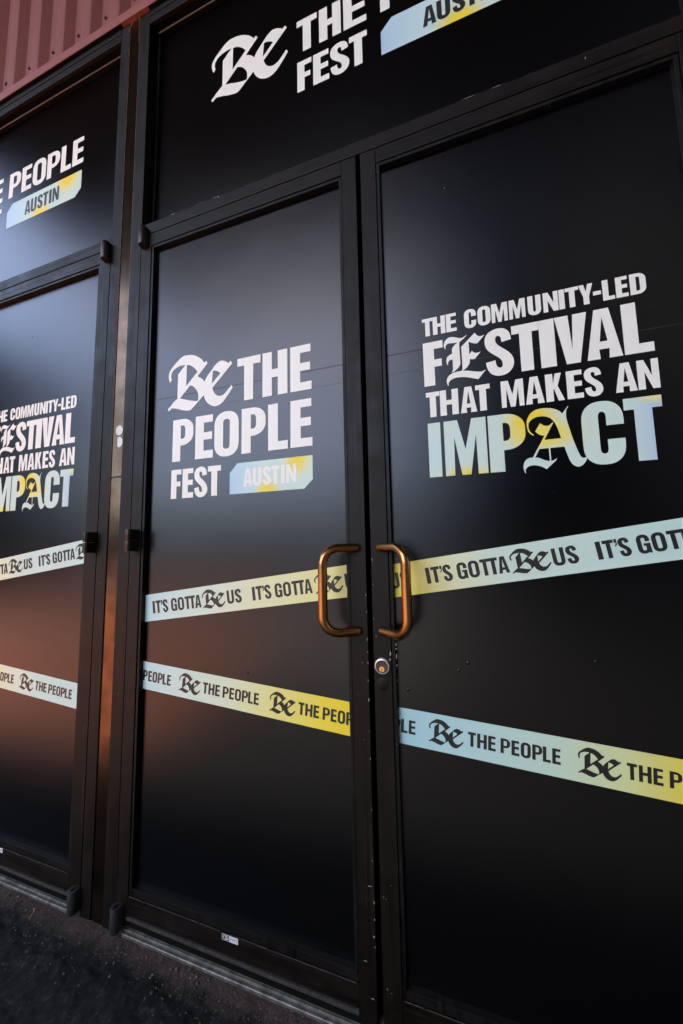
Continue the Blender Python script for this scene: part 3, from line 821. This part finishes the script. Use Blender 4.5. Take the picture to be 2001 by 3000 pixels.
# ------------------------------------------------------------------ left pair, its right-hand leaf
DX = PITCH
DF = empty('glass_door', (-1.300, 0, 0), 'black film covered door at the far left, slogan cut off by the picture edge', 'door', 'black glazed shopfront doors')
fx0, fx1, fz0, fz1 = leaf_frame(DF, -1.6790, -.9150, .0425, .0490)
film_panel(DF, fx0, fx1, fz0, fz1, P)
slogan(DF, -1.6925, yd, -1.60)
stripe(DF, fx0, fx1 + .001, 1.095 + .1405 * 1.003, .1405, .0805, yd,
       [(0, (.78, .68, .16, 1)), (.22, (.76, .73, .38, 1)), (.36, (.68, .74, .60, 1)), (.55, (.58, .72, .71, 1)), (1, (.56, .72, .74, 1))], (1, .35),
       [('be', '', -1.720, -1.650), ('w', 'US', -1.645, -1.600), ('w', "IT'S GOTTA", -1.5635, -1.3855), ('be', '', -1.3800, -1.3035), ('w', 'US', -1.2965, -1.2510), ('w', "IT'S GOTTA", -1.2175, -1.0375), ('be', '', -1.0330, -.9560)], .0372)
stripe(DF, fx0, fx1 + .001, .627 - .0715 * .993, -.0715, .0800, yd,
       [(0, (.78, .68, .16, 1)), (.25, (.74, .73, .40, 1)), (.45, (.66, .74, .62, 1)), (.65, (.58, .73, .72, 1)), (1, (.54, .71, .74, 1))], (1, .1),
       [('be', '', -1.573, -1.500), ('w', 'THE PEOPLE', -1.491, -1.3085), ('be', '', -1.2785, -1.2035), ('w', 'THE PEOPLE', -1.1945, -1.0160)], .0305)
pivot(DF, -.9385, -.9095, 2.083, 2.147)
pivot(DF, -.9400, -.9120, -.008, .055, depth=.027, slot=True)
butt_hinge(DF, -.937, -.9172, 1.051, 1.118)
st2 = MB().poly([[(-1.3240, .0645), (-1.3240, .0785), (-1.2755, .0785), (-1.2755, .0645)]], -.0004).build('maker_sticker', M['sticker'], DF, recalc=False)
small_text("United States", -1.300, .0722, .0225, .0026, -.0007, M['black_ink'], st2, 'sticker_lettering')
small_text("ALUMINUM", -1.300, .0690, .0225, .0022, -.0007, M['black_ink'], st2, 'sticker_lettering')
e_ = MB(); e_.poly([[(-1.3227, .0657), (-1.3227, .0773), (-1.3023, .0773), (-1.3023, .0657)]], -.0007); e_.build('sticker_emblem', M['black_ink'], st2, recalc=False)
bumps(DF, [(-1.34, 1.9, .003), (-1.22, .82, .003)], P)

DO = empty('glass_door', (-2.07, 0, 0), 'plain black film covered door just beyond the left picture edge', 'door', 'black glazed shopfront doors')
qx0, qx1, qz0, qz1 = leaf_frame(DO, -2.4605, -1.6900, .0430, .0415)
film_panel(DO, qx0, qx1, qz0, qz1, P)

# ------------------------------------------------------------------ storefront frame: posts, transom bars, heads
FR = empty('storefront_frame', (-.842, 0, ZG), 'dark anodised aluminium shopfront frame of posts and transom bars round the doors', 'frame')
ZH0, ZH1 = 2.992, 3.048
for nm, a, b_ in (('jamb_post', -.9128, -.8700), ('jamb_post', -.8205, -.7730), ('jamb_post', .7610, .8060), ('jamb_post', -2.5090, -2.4640)):
    MB().box(a, b_, .0004, .100, ZG - .01, ZH1 + .006, .0014).build(nm, M['frame'], FR)
MB().box(-.8690, -.8215, .0035, .095, ZG - .01, 3.052, .0008).build('filler_strip', M['filler'], FR)
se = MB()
se.box(-.8700, -.8688, .0012, .05, 1.18, 3.05); se.box(-.8217, -.8206, .0012, .05, 1.45, 3.05)  # orange strips paint the warm light caught on the post seams
se.build('seam_glint', M['rust'], FR)
for a, b_ in ((-.7728, .7608), (-2.4638, -.9130)):
    MB().box(a, b_, .0002, .100, Z_BAR0, Z_BAR1, .0014).build('transom_bar', M['frame_h'], FR)
    MB().box(a, b_, .0010, .0125, ZH0, 3.0215, .0012).build('head_rail', M['frame_h'], FR)
    MB().box(a, b_, .0127, .100, 2.9990, 3.0205).build('head_recess_shade', M['gap'], FR)  # black box paints the shade inside the head recess
    MB().box(a, b_, -.0010, .100, 3.0228, ZH1, .0012).build('head_rail', M['frame_h'], FR)
    MB().box(a, b_, .030, .040, 2.1270, 2.1340).build('door_stop', M['gap'], FR)
# worn paint and stuck-on dots
dots = MB()
dots.poly([ell(-.8395, 1.4545, .0155, .0168, 28)], .0029)
pts = [(x, z) for x, z in ell(-.8375, 1.4150, .0140, .0178, 28) if x > -.8465]
dots.poly([pts], .0029)
dots.build('round_sticker', M['sticker'], FR, recalc=False, label='two peeling white paper dots')
chips(FR, [(-.64, 2.1715, .030, .003), (-.60, 2.172, .010, .002), (-.52, 2.1725, .05, .0016), (-.47, 2.1725, .02, .002), (-.455, 2.170, .012, .006), (.30, 2.1725, .04, .0016), (.36, 2.172, .03, .0016), (-.615, 2.155, .003, .004), (-.25, 2.16, .003, .003), (-.22, 2.15, .002, .004), (.53, 2.16, .002, .002), (.548, 2.155, .004, .010), (-.80, 1.03, .002, .003), (-.79, 1.47, .003, .010), (-.795, .62, .003, .003), (-.89, .52, .003, .003)], 'jamb_post')
scr = MB()
for k in range(26):
    x = -.899 + k * .0039
    if rnd.random() < .75: scr.box(x, x + .0026, -.0005 if not -.869 < x < -.8215 else .0028, .002 if not -.869 < x < -.8215 else .005, 1.2955 + rnd.uniform(-.002, 0), 1.300 + rnd.uniform(-.001, .002))
inlay(part_of(FR, 'filler_strip'), scr, M['dusty'])

# ------------------------------------------------------------------ transom windows
def transom(x0, x1, dx, label):
    T = empty('transom_window', ((x0 + x1) / 2, 0, Z_BAR1), label, 'window', 'black transom windows over the doors')
    film_panel(T, x0 + .0, x1 - .0, Z_BAR1 + .004, ZH0 - .004, PT)
    b = MB()
    b.box(x0 + .001, x0 + .012, PT - .007, PT - .0005, Z_BAR1 + .001, ZH0 - .001, .001)
    b.box(x1 - .012, x1 - .001, PT - .007, PT - .0005, Z_BAR1 + .001, ZH0 - .001, .001)
    b.box(x0 + .0125, x1 - .0125, PT - .007, PT - .0005, Z_BAR1 + .001, Z_BAR1 + .012, .001)
    b.build('glazing_bead', M['bead'], T)
    MB().box(x0 + .0125, x1 - .0125, .0290, .0312, 2.9850, 2.9890, .0006).build('head_gasket', M['gasket'], T)
    MB().box(x0 + .0125, x1 - .0125, .0314, PT - .0008, 2.9853, 2.9988).build('glazing_bead', M['gap'], T)  # black filler, keeps the recess behind the lip painted dark
    y = PT - .0006
    w = MB()
    w.poly(blackletter(BE, dx - .5275, 2.5905, .2245, 1.0, 5), y)
    h0, h1 = 2.6225, 2.7415
    k = h1 - h0
    xx = lambda s, e: (dx + s, dx + e)
    place_line(w, [('T', *xx(-.1985, -.1285)), ('H', *xx(-.1215, -.0495)), ('E', *xx(-.0410, .0310))], h0, h1, y)
    x = dx + .0735
    tot = .4630; raw = sum((.59, .49, .63, .59, .46, .49)) + .06 * 5
    for ch, wd in zip("PEOPLE", (.59, .49, .63, .59, .46, .49)):
        ww = wd / raw * tot
        place_line(w, [(ch, x, x + ww)], h0, h1, y)
        x += ww + .06 / raw * tot
    place_line(w, [('F', *xx(-.1975, -.1490)), ('E', *xx(-.1430, -.0900)), ('S', *xx(-.0860, -.0250)), ('T', *xx(-.0250, .0310))], 2.4815, 2.5890, y)
    w.build('logo_lettering', M['white'], T, recalc=False)
    badge(T, dx + .0725, dx + .5320, 2.4775, 2.5890, .033, y, (dx + .1925, dx + .4040), (2.5030, 2.5660), M['black_ink'])
    return T

M['gasket'] = plain('gasket edge highlight', (.20, .155, .135), .55, grain=.25, scale=90)  # pale colour paints the light caught by the bead edge
transom(-.7730, .7610, 0, 'wide black transom window with white logo above the handled door pair')
transom(-2.4640, -.9128, -1.6860, 'black transom window at the upper left, cut off by the picture edge, under pink siding')

# ------------------------------------------------------------------ thresholds
for x0, x1, lb in ((-.7420, .7300, 'ribbed silver threshold strip under the handled door pair'), (-2.44, -.9405, 'rust stained ribbed silver threshold strip at the lower left')):
    T = empty('door_threshold', ((x0 + x1) / 2, 0, ZG), lb, 'threshold', 'aluminium door thresholds')
    prof = [(-.0045, ZG - .004), (-.0045, -.0190), (-.0030, -.0176), (.0008, -.0172), (.0014, -.0185), (.0040, -.0180), (.0046, -.0142), (.0060, -.0134), (.0088, -.0134), (.0094, -.0148), (.0114, -.0146), (.0120, -.0098), (.0138, -.0090), (.040, -.0086), (.040, ZG - .004)]
    MB().extrude_x(prof, x0, x1).build('ribbed_strip', M['alu'], T)

# ------------------------------------------------------------------ pink corrugated siding
SD = empty('wall_siding', (-.4, 0, 3.04), 'dusky pink corrugated metal siding above the doors', 'siding')
p0, pitch = -1.2271, .1535           # right edge of a crest
yc, yv = -.010, .016
pts = []
k0 = -5
for k in range(k0, 17):
    e = p0 + k * pitch
    pts += [(e - .043, yc), (e, yc), (e + .030, yv), (e + .0795, yv)]
b = MB()
zs = [3.06, 3.5, 4.2, 8.9]
rows = [[b.bm.verts.new((x, y, z)) for x, y in pts] for z in zs]
for r0, r1 in zip(rows, rows[1:]):
    for i in range(len(pts) - 1):
        b.bm.faces.new((r0[i], r0[i + 1], r1[i + 1], r1[i]))
bmesh.ops.bevel(b.bm, geom=[e for e in b.bm.edges if abs(e.verts[0].co.z - e.verts[1].co.z) > .1], offset=.004, segments=2, profile=.5, affect='EDGES')
b.build('corrugated_sheet', M['pink'], SD, smooth=True)
MB().box(-1.5585, -1.5560, .0110, .0155, 3.06, 5.6).build('lap_joint', M['gap'], SD)
t_ = MB()
t_.extrude_x([(-.0125, 3.0455), (-.0125, 3.0835), (-.0110, 3.0840), (-.0110, 3.0475), (.030, 3.0490), (.030, 3.0470)], -2.4, 1.6)
t_.build('drip_trim', M['trim'], SD)
for k in range(-5, 14):
    x = -1.3275 + k * .1520
    s = MB().disc_y(x, 3.178, [(.0075, yv), (.0075, yv - .0012), (.0045, yv - .0014), (.0045, yv - .006), (0, yv - .0065)], 10)
    s.build('screw', M['screw'] if 'screw' in M else M.setdefault('screw', plain('rusty screw', (.10, .035, .03), .5, .4, grain=.4)), SD, smooth=False)
s = MB().disc_y(-1.641, 3.176, [(.0055, yv), (.0055, yv - .0012), (.0035, yv - .0014), (.0035, yv - .005), (0, yv - .0055)], 10).build('screw', M['screw'], SD)

# rusty tear of caulk where trim, post and head meet
tear = MB()
tear.tube([(-.868, -.001, 3.000), (-.864, -.004, 3.018), (-.852, -.005, 3.024), (-.842, -.006, 3.034), (-.832, -.006, 3.050), (-.822, -.004, 3.056), (-.8213, -.002, 3.03), (-.8207, -.001, 2.93)], .0014, 6)
tear.build('torn_caulk', M['rust'], FR, smooth=True)
for a, b_ in ((-2.4, -.905), (-.772, 1.6)):
    MB().box(a, b_, -.0108, -.0016, 3.0436, 3.0464).build('trim_gap_shade', M['gap'], FR)  # black strip paints the gap and the shade under the trim

# ------------------------------------------------------------------ ground
def ground_mat(name):
    m_, t, b = new_mat(name)
    tc = N(t, 'ShaderNodeTexCoord')
    co = tc.outputs['Object']
    n1 = noise_n(t, 9, 6, .65, co)
    n2 = noise_n(t, 190, 5, .75, co)
    vo = N(t, 'ShaderNodeTexVoronoi'); vo.inputs['Scale'].default_value = 150; t.links.new(co, vo.inputs['Vector'])
    mp = N(t, 'ShaderNodeMapping'); mp.inputs['Rotation'].default_value = (0, 0, math.radians(25)); mp.inputs['Scale'].default_value = (14, 170, 40)
    t.links.new(co, mp.inputs['Vector'])
    n3 = noise_n(t, 1, 4, .6, mp.outputs[0])
    base = ramp(t, n1.outputs[0], [(.28, (.003, .003, .0034, 1)), (.5, (.008, .008, .008, 1)), (.62, (.016, .013, .012, 1)), (.75, (.045, .036, .033, 1))])
    fine = ramp(t, n2.outputs[0], [(.3, g3(.35)), (.6, g3(1.0)), (.78, g3(2.4))])
    mu = N(t, 'ShaderNodeMixRGB', blend_type='MULTIPLY'); mu.inputs[0].default_value = 1
    t.links.new(base.outputs[0], mu.inputs[1]); t.links.new(fine.outputs[0], mu.inputs[2])
    vr = ramp(t, vo.outputs['Color'], [(.2, g3(.5)), (.75, g3(1.2)), (.92, g3(3.2))])
    mv = N(t, 'ShaderNodeMixRGB', blend_type='MULTIPLY'); mv.inputs[0].default_value = .85
    t.links.new(mu.outputs[0], mv.inputs[1]); t.links.new(vr.outputs[0], mv.inputs[2]); mu = mv
    n4 = noise_n(t, 48, 4, .7, co)
    r4 = ramp(t, n4.outputs[0], [(.34, g3(.30)), (.52, g3(.9)), (.66, g3(2.6))])
    m4 = N(t, 'ShaderNodeMixRGB', blend_type='MULTIPLY'); m4.inputs[0].default_value = 1
    t.links.new(mu.outputs[0], m4.inputs[1]); t.links.new(r4.outputs[0], m4.inputs[2]); mu = m4
    # scuffed pale scratches
    sc = ramp(t, n3.outputs[0], [(.62, g3(0)), (.74, g3(1))])
    pa = noise_n(t, 22, 3, .6, co)
    pr = ramp(t, pa.outputs[0], [(.56, g3(0)), (.66, g3(.9))])
    mm = N(t, 'ShaderNodeMath', operation='MULTIPLY'); t.links.new(sc.outputs[0], mm.inputs[0]); t.links.new(pr.outputs[0], mm.inputs[1])
    mx = N(t, 'ShaderNodeMixRGB'); t.links.new(mm.outputs[0], mx.inputs[0]); t.links.new(mu.outputs[0], mx.inputs[1]); mx.inputs[2].default_value = (.16, .15, .145, 1)
    # brown grit swept against the wall
    sep = N(t, 'ShaderNodeSeparateXYZ'); t.links.new(co, sep.inputs[0])
    nb = noise_n(t, 7, 10, .78, co)
    ad = N(t, 'ShaderNodeMath', operation='MULTIPLY_ADD'); t.links.new(nb.outputs[0], ad.inputs[0]); ad.inputs[1].default_value = .16; t.links.new(sep.outputs['Y'], ad.inputs[2])
    dr = N(t, 'ShaderNodeMapRange'); dr.inputs['From Min'].default_value = .012; dr.inputs['From Max'].default_value = .050; dr.inputs['To Max'].default_value = .92; t.links.new(ad.outputs[0], dr.inputs['Value'])
    gc = ramp(t, n2.outputs[0], [(.3, (.020, .014, .012, 1)), (.55, (.075, .050, .043, 1)), (.75, (.17, .125, .112, 1))])
    m2 = N(t, 'ShaderNodeMixRGB'); t.links.new(dr.outputs[0], m2.inputs[0]); t.links.new(mx.outputs[0], m2.inputs[1]); t.links.new(gc.outputs[0], m2.inputs[2])
    t.links.new(m2.outputs[0], b.inputs['Base Color'])
    b.inputs['Roughness'].default_value = .75
    b.inputs['Specular IOR Level'].default_value = .3
    bump(t, b, n4.outputs[0], .5, .004)
    return m_

def brick_mat(name):
    m_, t, b = new_mat(name)
    tc = N(t, 'ShaderNodeTexCoord')
    br = N(t, 'ShaderNodeTexBrick'); br.inputs['Scale'].default_value = 4
    br.inputs['Color1'].default_value = (.47, .13, .05, 1); br.inputs['Color2'].default_value = (.40, .105, .04, 1); br.inputs['Mortar'].default_value = (.26, .11, .06, 1)
    t.links.new(tc.outputs['Object'], br.inputs['Vector'])
    t.links.new(br.outputs['Color'], b.inputs['Base Color'])
    b.inputs['Roughness'].default_value = .8
    return m_

def sheet(name, pts, z, mat, kind='structure'):
    bm = bmesh.new()
    f = bm.faces.new([bm.verts.new((x, y, z)) for x, y in pts])
    f.normal_update()
    if f.normal.z < 0: f.normal_flip()
    me = bpy.data.meshes.new(name); bm.to_mesh(me); bm.free()
    me.materials.append(mat)
    o = bpy.data.objects.new(name, me); C.objects.link(o)
    return tag(o, kind=kind)

M['ground'] = ground_mat('dark scuffed asphalt')
M['brick'] = brick_mat('added red brick patch')
M['lot'] = plain('dry dirt lot', (.20, .155, .12), .85, grain=.3, scale=2)
sheet('ground', [(-900, -900), (900, -900), (900, 60), (-900, 60)], -.050, M['lot'])

# broken asphalt apron in front of the doors: a fine relief mesh
def apron():
    bm = bmesh.new()
    x0, x1, y0, y1 = -2.0, 1.2, -.62, .08
    nx, ny = 420, 130
    g = []
    for j in range(ny + 1):
        y = y1 + (y0 - y1) * (j / ny) ** 1.25
        row = []
        for i in range(nx + 1):
            x = x0 + (x1 - x0) * i / nx
            h = noise.fractal(Vector((x * 9, y * 9, 3.1)), .9, 2.1, 6) * .0050 + noise.noise(Vector((x * 75, y * 75, 8))) * .0016
            # crumbled lip of the asphalt layer along the wall
            lip = -.080 + .050 * noise.noise(Vector((x * 3.2, 1.7, 0))) + .030 * noise.fractal(Vector((x * 17, y * 17, 0)), 1.0, 2.0, 5)
            s = min(1, max(0, (lip - y) / .014))
            h += .0045 * s - .002
            # crack
            cx = -1.13 + .03 * noise.noise(Vector((y * 20, 9, 0))) + (y + .05) * 1.4
            h -= .006 * math.exp(-((x - cx) / .0035) ** 2) * (1 if y < -.02 else 0)
            row.append(bm.verts.new((x, y, ZG - .0015 + h)))
        g.append(row)
    for a, b in zip(g, g[1:]):
        for i in range(nx):
            bm.faces.new((a[i], b[i], b[i + 1], a[i + 1]))
    me = bpy.data.meshes.new('asphalt_apron'); bm.to_mesh(me); bm.free()
    for p in me.polygons: p.use_smooth = True
    me.materials.append(M['ground'])
    o = bpy.data.objects.new('asphalt_apron', me); C.objects.link(o)
    tag(o, kind='structure')
apron()
M['road'] = plain('grey asphalt', (.16, .155, .15), .85, grain=.2, scale=30)
sheet('asphalt_strip', [(-1.5, -1.905), (-.2, -1.905), (-.2, -7), (9, -7), (9, .05), (-12, .05), (-12, -.745), (-1.5, -.745)], -.030, M['ground'])  # unseen outline shaped to keep the film's lower reflections dark
sheet('added_brick_patch', [(-9, -7), (-4.2, -7), (-1.5, -1.8), (-1.5, -.75), (-9, -.75)], -.040, M['brick'])  # unseen brick added for the warm glow mirrored in film and post
sheet('asphalt_road', [(-40, -11), (14, -11), (14, -1.9), (-40, -1.9)], -.044, M['road'])  # unseen grey sheet, added to lift reflections just below the horizon

# loose grit and stalks against the threshold
def pebbles():
    b = MB()
    for k in range(700):
        x = rnd.uniform(-1.35, .1); y = -abs(rnd.gauss(0, .065)) - .006
        r = rnd.uniform(.0006, .0020) * (1.9 if rnd.random() < .12 else 1)
        bm = bmesh.new()
        bmesh.ops.create_icosphere(bm, subdivisions=1, radius=r)
        for v in bm.verts:
            v.co = Vector((x + v.co.x * rnd.uniform(.7, 1.3), y + v.co.y * rnd.uniform(.7, 1.3), ZG + .0005 + v.co.z * .8))
        b.merge(bm)
    o = b.build('grit', M['grit'], None)
    tag(o, kind='stuff')
M['grit'] = plain('brown grit', (.085, .066, .058), .85, grain=.85, scale=60)
pebbles()
tw = MB().tube([(-1.062, -.030, ZG + .004), (-1.052, -.036, ZG + .006), (-1.045, -.046, ZG + .005), (-1.040, -.056, ZG + .004)], .0012, 6).build('dry_stalk', M['twig'], None, smooth=True)
tag(tw, 'tiny curled yellow stalk lying on the dirt by the left threshold', 'twig')

# ------------------------------------------------------------------ unseen surroundings added to shape the shade and the film's reflections
M['soffit'] = plain('dark added canopy', (.020, .019, .018), .8, grain=.2, scale=3)
M['darkwall'] = plain('charcoal painted wall', (.018, .019, .021), .7, grain=.15, scale=3)
M['greywall'] = plain('grey added backdrop', (.15, .145, .14), .8, grain=.1, scale=2)
M['blockwall'] = plain('pale block wall', (.30, .29, .28), .8, grain=.1, scale=2)

CN = empty('added_shade_canopy', (1.5, -2, 9.0), 'added unseen dark roof that shades the doors and darkens their upper reflections', 'canopy')
MB().box(-9.2, 14, -8.8, .10, 9.0, 9.4, .01).build('shade_roof', M['soffit'], CN)  # added roof, sized to block the sun and high sky
for x, y in ((6.0, -8.6), (11.6, -8.6)):
    MB().box(x - .12, x + .12, y - .12, y + .12, -.03, 9.0, .006).build('shade_column', M['soffit'], CN)

BW = empty('added_side_blocker', (2.4, -3, 0), 'added unseen charcoal block on the right that darkens the reflections', 'building')
MB().box(2.8, 12, -9.0, -1.3, -.04, 8.98, .01).build('wall', M['darkwall'], BW)  # added blocker, darkens the right-hand panel and its light
BB = empty('added_rear_blocker', (3, -9, 0), 'added unseen charcoal block behind the viewer that darkens the reflections', 'building')
MB().box(-.7, 12, -16, -11, -.04, 10.5, .01).build('wall', M['darkwall'], BB)  # added blocker, hides sky straight behind the viewer
for k in range(4):
    MB().box(1.0 + k * 2.6, 2.4 + k * 2.6, -11.01, -10.95, 1.0, 3.0, .0).build('window', M['gap'], BB)

FB = empty('added_far_backdrop', (-18, -22, 0), 'added unseen low grey block that gives the reflections a dull horizon band', 'building')
MB().box(-40, -1, -30, -24, -.04, 4.4, .01).build('wall', M['greywall'], FB)  # added backdrop, dulls the mirrored horizon
for k in range(7):
    MB().box(-36 + k * 4.6, -34 + k * 4.6, -24.01, -23.9, 1.0, 2.8).build('window', M['gap'], FB)
LB = empty('added_left_blocker', (-13, -6, 0), 'added unseen dark block that darkens the far left reflection', 'building')
MB().box(-22, -12, -8.8, -1.0, -.04, 7.0, .01).build('wall', M['darkwall'], LB)  # added blocker for the dark patch mirrored at the left edge

# the wall the shopfront is set in
FW = empty('shop_wall', (-4, .2, 0), 'dark wall the shopfront is set into', 'wall')
MB().box(-6, -2.5092, .010, .25, -.05, 3.06).build('wall', M['darkwall'], FW)
MB().box(.8062, 9, .010, .25, -.05, 3.06).build('wall', M['darkwall'], FW)
MB().box(-6, 9, .060, .25, 3.06, 8.98).build('wall', M['darkwall'], FW)
MB().box(-2.50, .80, .102, .25, -.05, 3.058).build('wall', M['gap'], FW)
